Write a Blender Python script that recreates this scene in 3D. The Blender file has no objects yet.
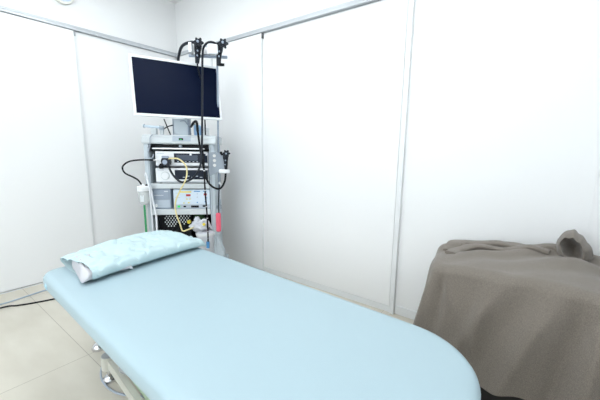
import bpy, bmesh, math, random
from mathutils import Vector, Matrix, noise
random.seed(7)
S = bpy.context.scene
COL = S.collection
PI = math.pi

# ------------------------------------------------------------------ camera, world, lights, exposure
CAM = Vector((-2.2717, -3.5551, 1.25))
yaw, pitch, roll = 0.64575192, -0.16081123, 0.013822716
F = Vector((math.cos(yaw)*math.cos(pitch), math.sin(yaw)*math.cos(pitch), math.sin(pitch)))
R0 = Vector((math.sin(yaw), -math.cos(yaw), 0)); U0 = R0.cross(F)
RR = R0*math.cos(roll) + U0*math.sin(roll); UU = -R0*math.sin(roll) + U0*math.cos(roll)
cam = bpy.data.cameras.new('camera'); cam.sensor_width = 36; cam.lens = 315.746/600*36
cam.clip_start = 0.02
camo = bpy.data.objects.new('camera', cam); COL.objects.link(camo)
M = Matrix((RR, UU, -F)).transposed().to_4x4(); M.translation = CAM
camo.matrix_world = M
S.camera = camo
w = bpy.data.worlds.new('world'); S.world = w; w.use_nodes = True
w.node_tree.nodes['Background'].inputs[0].default_value = (0.9, 0.95, 1, 1)
w.node_tree.nodes['Background'].inputs[1].default_value = 0.6
S.view_settings.view_transform = 'Standard'; S.view_settings.look = 'None'
S.view_settings.gamma = 1; S.view_settings.use_curve_mapping = False
S.view_settings.exposure = 0.36
ADDED_LAMP_COLOR = (0.935, 0.978, 1.0, 1)
ADDED_LAMP_STRENGTH = 4.6
FILL_PANE_STRENGTH = 2.6        # glow of an unseen pane added in the left wall as fill light
ADDED_PANELS = [(-2.75, -2.6), (-1.25, -2.95), (-1.15, -1.2)]     # unseen ceiling panels added to light the room, 1.2 x 0.6 m

# ------------------------------------------------------------------ materials
def mat(name, col, rough=0.5, metal=0.0, spec=0.5, noise_amt=0.0, noise_scale=20, bump=0.0, bump_scale=60,
        emit=None, estr=0, alpha=1.0, trans=0.0, coat=0.0, sheen=0.0):
    m = bpy.data.materials.new(name); m.use_nodes = True
    nt = m.node_tree; b = nt.nodes['Principled BSDF']
    b.inputs['Base Color'].default_value = (*col, 1)
    b.inputs['Roughness'].default_value = rough
    b.inputs['Metallic'].default_value = metal
    b.inputs['Specular IOR Level'].default_value = spec
    b.inputs['Alpha'].default_value = alpha
    b.inputs['Transmission Weight'].default_value = trans
    b.inputs['Coat Weight'].default_value = coat
    b.inputs['Sheen Weight'].default_value = sheen
    if emit:
        b.inputs['Emission Color'].default_value = (*emit, 1); b.inputs['Emission Strength'].default_value = estr
    tc = nt.nodes.new('ShaderNodeTexCoord')
    if noise_amt > 0 or True:
        n = nt.nodes.new('ShaderNodeTexNoise'); n.inputs['Scale'].default_value = noise_scale
        n.inputs['Detail'].default_value = 4
        nt.links.new(tc.outputs['Object'], n.inputs['Vector'])
        mx = nt.nodes.new('ShaderNodeMix'); mx.data_type = 'RGBA'; mx.blend_type = 'MULTIPLY'
        mx.inputs['Factor'].default_value = noise_amt if noise_amt > 0 else 0.02
        mx.inputs['A'].default_value = (*col, 1)
        nt.links.new(n.outputs['Fac'], mx.inputs['B'])
        # keep mean colour: multiply by noise scaled around 1
        mm = nt.nodes.new('ShaderNodeMath'); mm.operation = 'MULTIPLY_ADD'
        mm.inputs[1].default_value = 1.0; mm.inputs[2].default_value = 0.5
        nt.links.new(n.outputs['Fac'], mm.inputs[0]); nt.links.new(mm.outputs[0], mx.inputs['B'])
        nt.links.new(mx.outputs['Result'], b.inputs['Base Color'])
    if bump > 0:
        n2 = nt.nodes.new('ShaderNodeTexNoise'); n2.inputs['Scale'].default_value = bump_scale
        n2.inputs['Detail'].default_value = 5
        nt.links.new(tc.outputs['Object'], n2.inputs['Vector'])
        bp = nt.nodes.new('ShaderNodeBump'); bp.inputs['Strength'].default_value = bump
        bp.inputs['Distance'].default_value = 0.01
        nt.links.new(n2.outputs['Fac'], bp.inputs['Height']); nt.links.new(bp.outputs[0], b.inputs['Normal'])
    return m

MT = {}
MT['wall'] = mat('wall_paint', (0.895, 0.905, 0.91), 0.85, noise_amt=0.015, noise_scale=3, bump=0.03, bump_scale=180, spec=0.2)
MT['door'] = mat('door_panel', (0.895, 0.905, 0.912), 0.45, noise_amt=0.01, noise_scale=2, spec=0.3)
MT['ceil'] = mat('ceiling_paint', (0.88, 0.885, 0.885), 0.9, bump=0.1, bump_scale=90)
MT['alu'] = mat('aluminium', (0.70, 0.73, 0.76), 0.35, 0.7)
MT['alu_light'] = mat('light_aluminium', (0.80, 0.82, 0.84), 0.4, 0.2)
MT['rail'] = mat('rail_metal', (0.58, 0.61, 0.64), 0.4, 0.3)
MT['gapdark'] = mat('dark_gap', (0.12, 0.12, 0.12), 0.8)
MT['base'] = mat('baseboard', (0.82, 0.84, 0.85), 0.5)
MT['vinyl'] = mat('blue_vinyl', (0.385, 0.505, 0.558), 0.42, spec=0.35, noise_amt=0.02, noise_scale=5, bump=0.06, bump_scale=300)
MT['vinyl_seam'] = mat('blue_vinyl_seam', (0.46, 0.68, 0.78), 0.5)
MT['pillow'] = mat('pillow_cover', (0.52, 0.66, 0.69), 0.75, spec=0.2, noise_amt=0.02, noise_scale=8, bump=0.12, bump_scale=14)
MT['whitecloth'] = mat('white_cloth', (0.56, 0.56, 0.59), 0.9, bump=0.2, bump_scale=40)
MT['cream'] = mat('cream_metal', (0.60, 0.60, 0.54), 0.4, spec=0.4)
MT['greyplastic'] = mat('grey_plastic', (0.36, 0.38, 0.40), 0.5)
MT['greenpad'] = mat('green_pad', (0.42, 0.54, 0.38), 0.6)
MT['chrome'] = mat('chrome', (0.75, 0.75, 0.78), 0.12, 1.0)
MT['black'] = mat('black_plastic', (0.005, 0.006, 0.008), 0.5, spec=0.18)
MT['navyrubber'] = mat('dark_slate_rubber', (0.009, 0.013, 0.021), 0.38, spec=0.28)
MT['white'] = mat('white_plastic', (0.84, 0.87, 0.90), 0.4)
MT['cart'] = mat('cart_grey', (0.54, 0.61, 0.665), 0.45)
MT['cartdark'] = mat('cart_shadow_grey', (0.33, 0.38, 0.44), 0.5)  # darker grey of the slots, clamps, knob and holder plate
MT['cartlight'] = mat('cart_light', (0.64, 0.69, 0.715), 0.45)
MT['screen'] = mat('screen_glass', (0.004, 0.008, 0.026), 0.3, spec=0.06)
MT['panelglass'] = mat('dark_front_panel', (0.014, 0.02, 0.036), 0.3, spec=0.2)
MT['panelglass2'] = mat('slate_display', (0.055, 0.075, 0.11), 0.3, spec=0.3)
MT['bluegrey'] = mat('blue_grey_plastic', (0.30, 0.36, 0.45), 0.5)
MT['bluegrey2'] = mat('pale_blue_grey_plastic', (0.46, 0.53, 0.61), 0.5)
MT['lightblue'] = mat('pale_blue_plastic', (0.66, 0.77, 0.88), 0.45)
MT['blue'] = mat('blue_plastic', (0.08, 0.30, 0.62), 0.45)
MT['paleblue'] = mat('sky_blue_pack', (0.38, 0.62, 0.90), 0.5)
MT['yellow'] = mat('yellow_plastic', (0.85, 0.70, 0.06), 0.45)
MT['tubeyellow'] = mat('pale_yellow_tube', (0.80, 0.70, 0.36), 0.35)
MT['red'] = mat('red_display', (0.35, 0.01, 0.02), 0.3, emit=(0.6, 0.01, 0.02), estr=0.15)
MT['green'] = mat('green_plastic', (0.02, 0.28, 0.10), 0.4)
MT['greenlamp'] = mat('green_lamp', (0.02, 0.5, 0.1), 0.4, emit=(0.02, 0.9, 0.15), estr=0.25)
MT['darkgreen'] = mat('dark_green_bag', (0.03, 0.10, 0.025), 0.6)
MT['pinkred'] = mat('coral_red_rubber', (0.86, 0.13, 0.20), 0.45)
MT['clear'] = mat('frosted_clear_plastic', (0.82, 0.86, 0.87), 0.25, trans=0.55, spec=0.4)
MT['cloudy'] = mat('cloudy_plastic', (0.80, 0.83, 0.90), 0.3, trans=0.25, bump=0.3, bump_scale=12)
MT['tubewhite'] = mat('white_tube', (0.80, 0.83, 0.88), 0.35)
MT['cordgrey'] = mat('grey_cord', (0.36, 0.41, 0.48), 0.5)
MT['cordblue'] = mat('blue_grey_cord', (0.42, 0.50, 0.60), 0.5)
MT['rimcream'] = mat('cream_rim', (0.80, 0.80, 0.74), 0.4)
MT['clockface'] = mat('clock_face', (0.66, 0.76, 0.92), 0.5)
MT['hole'] = mat('pale_disc', (0.78, 0.78, 0.76), 0.5)
MT['grey_cloth_body'] = mat('black_base', (0.012, 0.011, 0.012), 0.8)
MT['lampgrey'] = mat('lamp_frame', (0.8, 0.8, 0.8), 0.5)
MT['frosted'] = mat('frosted_window_pane', (0.8, 0.85, 0.9), 0.6, emit=(0.93, 0.975, 1.0), estr=FILL_PANE_STRENGTH)  # emissive pane of the added window, a fill light
MT['diffuser'] = mat('lamp_diffuser', (0.9, 0.9, 0.9), 0.5, emit=ADDED_LAMP_COLOR[:3], estr=ADDED_LAMP_STRENGTH)  # emission of the added ceiling panels

def blanket_mat():
    m = bpy.data.materials.new('taupe_fleece'); m.use_nodes = True
    nt = m.node_tree; b = nt.nodes['Principled BSDF']
    tc = nt.nodes.new('ShaderNodeTexCoord')
    n = nt.nodes.new('ShaderNodeTexNoise'); n.inputs['Scale'].default_value = 320; n.inputs['Detail'].default_value = 6
    n.inputs['Roughness'].default_value = 0.7
    mp = nt.nodes.new('ShaderNodeMapping'); mp.inputs['Scale'].default_value = (1, 1, 0.7)
    nt.links.new(tc.outputs['Object'], mp.inputs[0]); nt.links.new(mp.outputs[0], n.inputs['Vector'])
    cr = nt.nodes.new('ShaderNodeValToRGB')
    cr.color_ramp.elements[0].position = 0.3; cr.color_ramp.elements[0].color = (0.136, 0.119, 0.102, 1)
    cr.color_ramp.elements[1].position = 0.72; cr.color_ramp.elements[1].color = (0.275, 0.240, 0.205, 1)
    nt.links.new(n.outputs['Fac'], cr.inputs[0]); nt.links.new(cr.outputs[0], b.inputs['Base Color'])
    b.inputs['Roughness'].default_value = 0.95; b.inputs['Specular IOR Level'].default_value = 0.1
    b.inputs['Sheen Weight'].default_value = 0.25; b.inputs['Sheen Roughness'].default_value = 0.5
    n2 = nt.nodes.new('ShaderNodeTexNoise'); n2.inputs['Scale'].default_value = 260; n2.inputs['Detail'].default_value = 3
    nt.links.new(tc.outputs['Object'], n2.inputs['Vector'])
    bp = nt.nodes.new('ShaderNodeBump'); bp.inputs['Strength'].default_value = 0.5; bp.inputs['Distance'].default_value = 0.004
    nt.links.new(n2.outputs['Fac'], bp.inputs['Height']); nt.links.new(bp.outputs[0], b.inputs['Normal'])
    return m
MT['fleece'] = blanket_mat()

def floor_mat():
    m = bpy.data.materials.new('beige_floor_tiles'); m.use_nodes = True
    nt = m.node_tree; b = nt.nodes['Principled BSDF']
    tc = nt.nodes.new('ShaderNodeTexCoord')
    sep = nt.nodes.new('ShaderNodeSeparateXYZ'); nt.links.new(tc.outputs['Object'], sep.inputs[0])
    def math_(op, a, bv=None, c=None):
        n = nt.nodes.new('ShaderNodeMath'); n.operation = op
        for i, v in enumerate((a, bv, c)):
            if v is None: continue
            if isinstance(v, (int, float)): n.inputs[i].default_value = v
            else: nt.links.new(v, n.inputs[i])
        return n.outputs[0]
    def joint(sock, off, pitch_):
        t = math_('SUBTRACT', sock, off); t = math_('DIVIDE', t, pitch_)
        fr = math_('FRACT', t); d = math_('SUBTRACT', fr, 0.5); d = math_('ABSOLUTE', d)
        d = math_('SUBTRACT', 0.5, d); d = math_('MULTIPLY', d, pitch_)      # distance to joint in metres
        return math_('LESS_THAN', d, 0.0018)
    jx = joint(sep.outputs[0], -1.648, 0.60); jy = joint(sep.outputs[1], -1.495, 1.20)
    j = math_('MAXIMUM', jx, jy)
    n = nt.nodes.new('ShaderNodeTexNoise'); n.inputs['Scale'].default_value = 3.5; n.inputs['Detail'].default_value = 6
    mp = nt.nodes.new('ShaderNodeMapping'); mp.inputs['Scale'].default_value = (2.2, 0.8, 1); mp.inputs['Rotation'].default_value = (0, 0, 0.4)
    nt.links.new(tc.outputs['Object'], mp.inputs[0]); nt.links.new(mp.outputs[0], n.inputs['Vector'])
    cr = nt.nodes.new('ShaderNodeValToRGB')
    cr.color_ramp.elements[0].position = 0.3; cr.color_ramp.elements[0].color = (0.60, 0.565, 0.485, 1)
    cr.color_ramp.elements[1].position = 0.7; cr.color_ramp.elements[1].color = (0.67, 0.64, 0.56, 1)
    nt.links.new(n.outputs['Fac'], cr.inputs[0])
    mx = nt.nodes.new('ShaderNodeMix'); mx.data_type = 'RGBA'
    nt.links.new(j, mx.inputs['Factor']); nt.links.new(cr.outputs[0], mx.inputs['A'])
    mx.inputs['B'].default_value = (0.40, 0.37, 0.31, 1)
    nt.links.new(mx.outputs['Result'], b.inputs['Base Color'])
    b.inputs['Roughness'].default_value = 0.5; b.inputs['Specular IOR Level'].default_value = 0.3
    return m
MT['floor'] = floor_mat()

# ------------------------------------------------------------------ helpers
def new(): return bmesh.new()
def box(bm, x0, x1, y0, y1, z0, z1, bev=0.0, seg=2):
    r = bmesh.ops.create_cube(bm, size=1)
    vs = r['verts']
    for v in vs:
        v.co = Vector(((x0+x1)/2 + v.co.x*(x1-x0), (y0+y1)/2 + v.co.y*(y1-y0), (z0+z1)/2 + v.co.z*(z1-z0)))
    if bev > 0:
        es = list({e for v in vs for e in v.link_edges})
        bmesh.ops.bevel(bm, geom=es, offset=bev, segments=seg, affect='EDGES', profile=0.5)
    return bm
def cyl(bm, c, r1, r2, h, axis='z', seg=24, bev=0.0):
    res = bmesh.ops.create_cone(bm, cap_ends=True, segments=seg, radius1=r1, radius2=r2, depth=h)
    rot = {'z': Matrix.Identity(3), 'x': Matrix.Rotation(PI/2, 3, 'Y'), 'y': Matrix.Rotation(-PI/2, 3, 'X')}[axis]
    for v in res['verts']: v.co = rot @ v.co + Vector(c)
    if bev > 0:
        es = [e for e in {e for v in res['verts'] for e in v.link_edges} if any(len(f.verts) > 4 for f in e.link_faces)]
        bmesh.ops.bevel(bm, geom=es, offset=bev, segments=2, affect='EDGES')
    return bm
def lathe(bm, c, prof, seg=28):
    rings = []
    for r, z in prof:
        rings.append([bm.verts.new((c[0]+max(r, 1e-4)*math.cos(2*PI*i/seg), c[1]+max(r, 1e-4)*math.sin(2*PI*i/seg), c[2]+z)) for i in range(seg)])
    for a, b in zip(rings, rings[1:]):
        for i in range(seg):
            bm.faces.new((a[i], a[(i+1) % seg], b[(i+1) % seg], b[i]))
    bm.faces.new(rings[0][::-1]); bm.faces.new(rings[-1])
    return bm
def smooth_path(pts, n=8):
    P = [Vector(p) for p in pts]
    if len(P) < 3: return P
    P = [P[0]*2-P[1]] + P + [P[-1]*2-P[-2]]
    out = []
    for i in range(1, len(P)-2):
        p0, p1, p2, p3 = P[i-1:i+3]
        for k in range(n):
            t = k/n
            out.append(0.5*((2*p1)+(-p0+p2)*t+(2*p0-5*p1+4*p2-p3)*t*t+(-p0+3*p1-3*p2+p3)*t**3))
    out.append(P[-2])
    return out
def tube(bm, pts, r, seg=10, n=8, smooth=True, radii=None):
    path = smooth_path(pts, n) if smooth else [Vector(p) for p in pts]
    prev = None; rings = []
    up = Vector((0.13, 0.21, 1)).normalized()
    for i, p in enumerate(path):
        d = (path[min(i+1, len(path)-1)] - path[max(i-1, 0)]).normalized()
        if prev is None: nrm = (up - d*up.dot(d)); nrm = nrm if nrm.length > 1e-3 else Vector((1, 0, 0)) - d*d.x
        else: nrm = prev - d*prev.dot(d)
        nrm.normalize(); prev = nrm; bn = d.cross(nrm)
        rr = r if radii is None else radii(i/(len(path)-1))
        rings.append([bm.verts.new(p + (nrm*math.cos(2*PI*k/seg) + bn*math.sin(2*PI*k/seg))*rr) for k in range(seg)])
    for a, b in zip(rings, rings[1:]):
        for k in range(seg): bm.faces.new((a[k], a[(k+1) % seg], b[(k+1) % seg], b[k]))
    bm.faces.new(rings[0][::-1]); bm.faces.new(rings[-1])
    return bm
def prism(bm, poly, axis, a0, a1):
    """poly of 2D points extruded along axis ('x': poly=(y,z); 'y': poly=(x,z); 'z': poly=(x,y))"""
    def P(p, a): return {'x': (a, p[0], p[1]), 'y': (p[0], a, p[1]), 'z': (p[0], p[1], a)}[axis]
    A = [bm.verts.new(P(p, a0)) for p in poly]; B = [bm.verts.new(P(p, a1)) for p in poly]
    n = len(poly)
    bm.faces.new(A); bm.faces.new(B[::-1])
    for i in range(n): bm.faces.new((A[i], B[i], B[(i+1) % n], A[(i+1) % n]))
    return bm
def obj(name, bm, m, parent=None, smooth=False, label=None):
    bmesh.ops.recalc_face_normals(bm, faces=bm.faces)
    me = bpy.data.meshes.new(name); bm.to_mesh(me); bm.free()
    me.materials.append(MT[m] if isinstance(m, str) else m)
    if smooth:
        for p in me.polygons: p.use_smooth = True
        try: me.set_sharp_from_angle(angle=math.radians(40))
        except Exception: pass
    o = bpy.data.objects.new(name, me); COL.objects.link(o)
    if parent: o.parent = parent
    if label: o['label'] = label
    return o
def obj_split(name, bm, m, parent, smooth=False):
    """every loose piece becomes its own part"""
    left = set(bm.verts)
    while left:
        st = [next(iter(left))]; comp = set(st)
        while st:
            v = st.pop()
            for e in v.link_edges:
                o2 = e.other_vert(v)
                if o2 not in comp: comp.add(o2); st.append(o2)
        left -= comp
        nb = bmesh.new(); mp_ = {v: nb.verts.new(v.co) for v in comp}
        for f in {f for v in comp for f in v.link_faces}: nb.faces.new([mp_[v] for v in f.verts])
        obj(name, nb, m, parent, smooth)
    bm.free()
def tag(o, label, cat, group=None, kind=None):
    if label: o['label'] = label
    if cat: o['category'] = cat
    if group: o['group'] = group
    if kind: o['kind'] = kind
    return o
def struct(name, bm, m, parent=None, smooth=False):
    o = obj(name, bm, m, parent, smooth); o['kind'] = 'structure'; return o
def thing(name, label, cat, loc=(0, 0, 0), rotz=0, group=None):
    o = bpy.data.objects.new(name, None); COL.objects.link(o); o.empty_display_size = 0.1
    o.location = loc; o.rotation_euler = (0, 0, rotz)
    return tag(o, label, cat, group)

# ------------------------------------------------------------------ room
X0, Y0, H = -3.7, -3.95, 2.88
struct('floor', box(new(), X0-.1, 0.1, Y0-.1, 0.1, -0.1, 0), 'floor')
struct('ceiling', box(new(), X0-.1, 0.1, Y0-.1, 0.1, H, H+0.1), 'ceil')
struct('wall_back', box(new(), X0-.1, 0.1, 0.0, 0.1, 0, H), 'wall')
struct('wall_right', box(new(), 0.0, 0.1, Y0-.1, 0, 0, H), 'wall')
struct('wall_front', box(new(), X0-.1, 0.0, Y0-.1, Y0, 0, H), 'wall')
struct('wall_left', box(new(), X0-.1, X0, Y0, 0, 0, H), 'wall')
wn = struct('window_1', box(new(), X0+.001, X0+.02, -3.45, -1.0, .85, 2.35), 'frosted')  # invented window out of view, its glowing pane evens out the wall brightness
bm = new(); box(bm, X0+.001, X0+.05, -3.52, -3.45, .78, 2.42); box(bm, X0+.001, X0+.05, -1.0, -.93, .78, 2.42); box(bm, X0+.001, X0+.05, -3.45, -1.0, .78, .85); box(bm, X0+.001, X0+.05, -3.45, -1.0, 2.35, 2.42); box(bm, X0+.02, X0+.04, -2.25, -2.20, .85, 2.35)
struct('window_frame', bm, 'alu_light', wn)
RZ = 2.327
# rail over the doors of the back wall
bm = new(); box(bm, X0, -0.001, -0.032, -0.001, RZ-0.012, RZ+0.004, 0.002)
box(bm, X0, -0.001, -0.042, -0.001, RZ-0.036, RZ-0.016, 0.002); struct('trim_1', bm, 'rail')
bm = new(); box(bm, -0.034, -0.001, -2.82, -0.043, RZ-0.012, RZ+0.004, 0.002)
box(bm, -0.046, -0.001, -2.82, -0.043, RZ-0.036, RZ-0.018, 0.002); struct('trim_2', bm, 'rail')
# sliding doors
d = struct('door_1', box(new(), X0+0.02, -1.062, -0.030, -0.012, 0.012, RZ-0.040, 0.002), 'door')
struct('door_edge', box(new(), -1.0615, -1.056, -0.031, -0.012, 0.012, RZ-0.040), 'base', d)
struct('door_roller', box(new(), -1.064, -1.052, -0.036, -0.012, RZ-0.085, RZ-0.040), 'greyplastic', d)
d = struct('door_2', box(new(), -1.10, -0.035, -0.0115, -0.002, 0.012, RZ-0.040, 0.002), 'door')
d = struct('door_3', box(new(), -0.034, -0.016, -1.395, -0.045, 0.016, RZ-0.040, 0.003), 'door')
struct('door_edge', box(new(), -0.034, -0.014, -1.402, -1.3955, 0.016, RZ-0.040), 'base', d)
struct('door_roller', box(new(), -0.036, -0.014, -1.412, -1.4025, RZ-0.085, RZ-0.040), 'gapdark', d)
struct('door_4', box(new(), -0.0135, -0.002, -2.735, -1.36, 0.05, RZ-0.040, 0.002), 'door')
# upright strip where the door leaf ends
bm = new(); box(bm, -0.028, -0.001, -2.778, -2.742, 0, RZ-0.038, 0.003); struct('trim_3', bm, 'base')
bm = new(); box(bm, -0.0292, -0.0282, -2.776, -2.772, 0, RZ-0.038); struct('trim_4', bm, 'alu_light')
# floor strips, baseboards
bm = new(); box(bm, -0.014, -0.001, -2.741, -1.404, 0.0, 0.048, 0.002); struct('baseboard_right', bm, 'base')
bm = new(); box(bm, -0.010, -0.001, Y0+.001, -2.78, 0.0, 0.07, 0.003); struct('baseboard_front', bm, 'base')
bm = new(); box(bm, -0.045, -0.036, -1.40, -0.05, 0.0, 0.006); struct('trim_5', bm, 'gapdark')  # dark strip painted in for the shaded gap under the hung door
bm = new(); box(bm, X0+.01, -0.05, -0.040, -0.0315, 0.0, 0.007); struct('trim_6', bm, 'base')

bm = new(); box(bm, -0.0035, -0.0002, -3.806, -3.800, 0.07, H); struct('trim_7', bm, 'wall')
# ceiling light panels (assumed, added above the frame to light the room)
for i, (x, y) in enumerate(ADDED_PANELS):
    t = thing('ceiling_light', ['white framed ceiling light panel nearest the left wall', 'white framed ceiling light panel over the couch foot end', 'white framed ceiling light panel between the couch head and the cart'][i], 'ceiling light', (x, y, H), 0, None)
    bm = new(); box(bm, -.34, .34, -.64, -.615, -.06, 0); box(bm, -.34, .34, .615, .64, -.06, 0); box(bm, -.34, -.315, -.615, .615, -.06, 0); box(bm, .315, .34, -.615, .615, -.06, 0)
    obj('frame', bm, 'lampgrey', t)
    obj('diffuser', box(new(), -.314, .314, -.614, .614, -.05, -.02), 'diffuser', t)

# ------------------------------------------------------------------ wall clock
t = thing('wall_clock', 'round wall clock with cream rim above the back wall rail', 'clock', (-1.122, -0.001, 2.593), 0)
def ring_y(bm, c, r0, r1, y0, y1, seg=48):
    vs = []
    for i in range(seg):
        a = 2*PI*i/seg; cs, sn = math.cos(a), math.sin(a)
        vs.append([bm.verts.new((c[0]+r*cs, y, c[2]+r*sn)) for r, y in ((r0, y0), (r1*.985, y0), (r1, (y0*.5+y1*.5)), (r1, y1), (r0, y1))])
    for i in range(seg):
        a, b = vs[i], vs[(i+1) % seg]
        for k in range(5): bm.faces.new((a[k], a[(k+1) % 5], b[(k+1) % 5], b[k]))
    return bm
obj('rim', ring_y(new(), (0, 0, 0), .082, .099, -.035, 0), 'rimcream', t, True)
obj('dial', cyl(new(), (0, -.010, 0), .0825, .0825, .012, 'y', 48), 'clockface', t)
bm = new(); box(bm, -.003, .003, -.0185, -.0165, -.01, .050); obj('hand', bm, 'black', t)
bm = new(); box(bm, -.01, .036, -.0205, -.0190, -.003, .003); obj('hand', bm, 'black', t)

# ------------------------------------------------------------------ treatment couch
bedrot = math.atan2(-0.038, 1.0)            # local x = across the couch, local y = towards the head
bed = thing('treatment_couch', 'pale blue vinyl padded treatment couch on a cream metal base', 'examination couch', (-1.843, -1.54, 0), bedrot)
BW, BL = 0.790, 1.937
def bed_mattress():
    bm = new()
    N = 160
    # outline superellipse-like rounded rectangle with head corners r=.09, foot corners r=.20
    def outline(inset):
        pts = []
        rs = [(0, 0, .085), (BW, 0, .085), (BW, -BL, .26), (0, -BL, .26)]
        cs = [((.085), -.085, PI, PI/2, .085), (BW-.085, -.085, PI/2, 0, .085), (BW-.26, -BL+.26, 0, -PI/2, .26), (.26, -BL+.26, -PI/2, -PI, .26)]
        for cx, cy, a0, a1, r in cs:
            for k in range(17):
                a = a0+(a1-a0)*k/16
                pts.append(Vector((cx+(r-inset)*math.cos(a), cy+(r-inset)*math.sin(a))))
        # subdivide straight sides
        out = []
        n = len(pts)
        for i in range(n):
            p, q = pts[i], pts[(i+1) % n]
            L = (q-p).length; m = max(1, int(L/.05))
            for k in range(m): out.append(p.lerp(q, k/m))
        return out
    prof = [(0.012, .529), (0.003, .533), (0.0, .543), (0.0, .580), (0.003, .590), (0.010, .599), (0.020, .604), (0.034, .606), (0.07, .6068)]
    rings = []
    for ins, z in prof:
        rings.append([bm.verts.new((p.x, p.y, z + (0.0012*noise.noise(Vector((p.x*5, p.y*5, 0))) if z > .6 else 0))) for p in outline(ins)])
    n = len(rings[0])
    for a, b in zip(rings, rings[1:]):
        for i in range(n): bm.faces.new((a[i], a[(i+1) % n], b[(i+1) % n], b[i]))
    bm.faces.new(rings[0][::-1]); bm.faces.new(rings[-1])
    return bm
mt = obj('mattress', bed_mattress(), 'vinyl', bed, True)
# small eyelet patch on the head end corner
bm = new(); cyl(bm, (0.004, -.125, .556), .017, .017, .010, 'x', 24, .002); cyl(bm, (-.002, -.125, .556), .010, .010, .006, 'x', 20)
obj('vent_eyelet', bm, 'vinyl_seam', mt, True)
# upper frame under the mattress
bm = new(); box(bm, .07, .12, -BL+.14, -.12, .475, .528, .004); box(bm, BW-.12, BW-.07, -BL+.14, -.12, .475, .528, .004)
for yy in (-.16, -.75, -1.3, -BL+.2): box(bm, .12, BW-.12, yy-.03, yy, .48, .528, .003)
obj('upper_frame', bm, 'cream', bed)
# scissor lift
for sx in (.20, BW-.20):
    bm = new(); tube(bm, [(sx, -.45, .15), (sx, -1.45, .47)], .02, 8, smooth=False); obj('lift_arm', bm, 'greyplastic', bed)
    bm = new(); tube(bm, [(sx+.045, -1.45, .15), (sx+.045, -.45, .47)], .02, 8, smooth=False); obj('lift_arm', bm, 'greyplastic', bed)
bm = new(); box(bm, .34, .46, -1.15, -.75, .13, .24, .01); obj('motor', bm, 'greyplastic', bed)
# base frame
bm = new()
for x0 in (.172, BW-.215):
    sg = -1 if x0 < .3 else 1
    xa = x0+.008; tp = .085*sg
    prism(bm, [(xa, -.30), (xa+.026, -.30), (xa+.026+tp, -1.66), (xa+tp, -1.66)], 'z', .085, .135)
    for yy, dx in ((-.275, 0), (-1.685, tp)): cyl(bm, (x0+.022+dx, yy, .1075), .034, .034, .075, 'z', 28, .003)
box(bm, .13, BW-.13, -1.60, -1.55, .09, .13, .004); box(bm, .205, BW-.205, -.42, -.36, .09, .13, .004)
obj('base_frame', bm, 'cream', bed)
for xp in (.172, BW-.215):
    for yy in (-.275, -1.685):
        x0 = xp + (0 if yy > -1 else (-.085 if xp < .3 else .085))
        bm = new(); cyl(bm, (x0+.022, yy, .1475), .031, .031, .004, 'z', 24, .001); obj('post_cap', bm, 'greyplastic', bed, True)
        bm = new(); lathe(bm, (x0+.022, yy, 0), [(.036, 0.0005), (.038, .006), (.034, .018), (.022, .030), (.012, .036), (.010, .069)]); obj('leg', bm, 'chrome', bed, True)
# chrome domed foot nearer the head
bm = new(); lathe(bm, (.258, .070, 0), [(.040, 0.0005), (.042, .008), (.037, .022), (.025, .036), (.012, .042), (.009, .30)]); obj('leg', bm, 'chrome', bed, True)
bm = new(); box(bm, .235, .28, -.42, .09, .301, .325, .004); obj('bracket', bm, 'cream', bed)
# grey inner cover and green pad with small dark markings
bm = new(); box(bm, .235, .29, -1.50, -.37, .075, .128, .004); cv = obj('inner_cover', bm, 'greyplastic', bed)
bm = new(); prism(bm, [(.208, -.44), (.130, -1.60), (.33, -1.60), (.33, -.44)], 'z', .129, .178); gp = obj('green_cover', bm, 'greenpad', bed)
bm = new(); 
for k in range(9): box(bm, .212+.012*(k % 2), .224+.012*(k % 2), -.56-.022*k, -.545-.022*k, .1783, .1788)
obj('printed_marks', bm, 'black', gp)
# power cord at the foot post
bm = new(); tube(bm, [(.205, -.235, .09), (.175, -.235, .07), (.160, -.25, .03), (.160, -.285, .008), (.163, -.351, .006), (.182, -.425, .006), (.225, -.50, .006), (.30, -.62, .006), (.38, -.85, .02), (.40, -.95, .128)], .0055, 8)
obj('power_cord', bm, 'cordgrey', bed, True)

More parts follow.
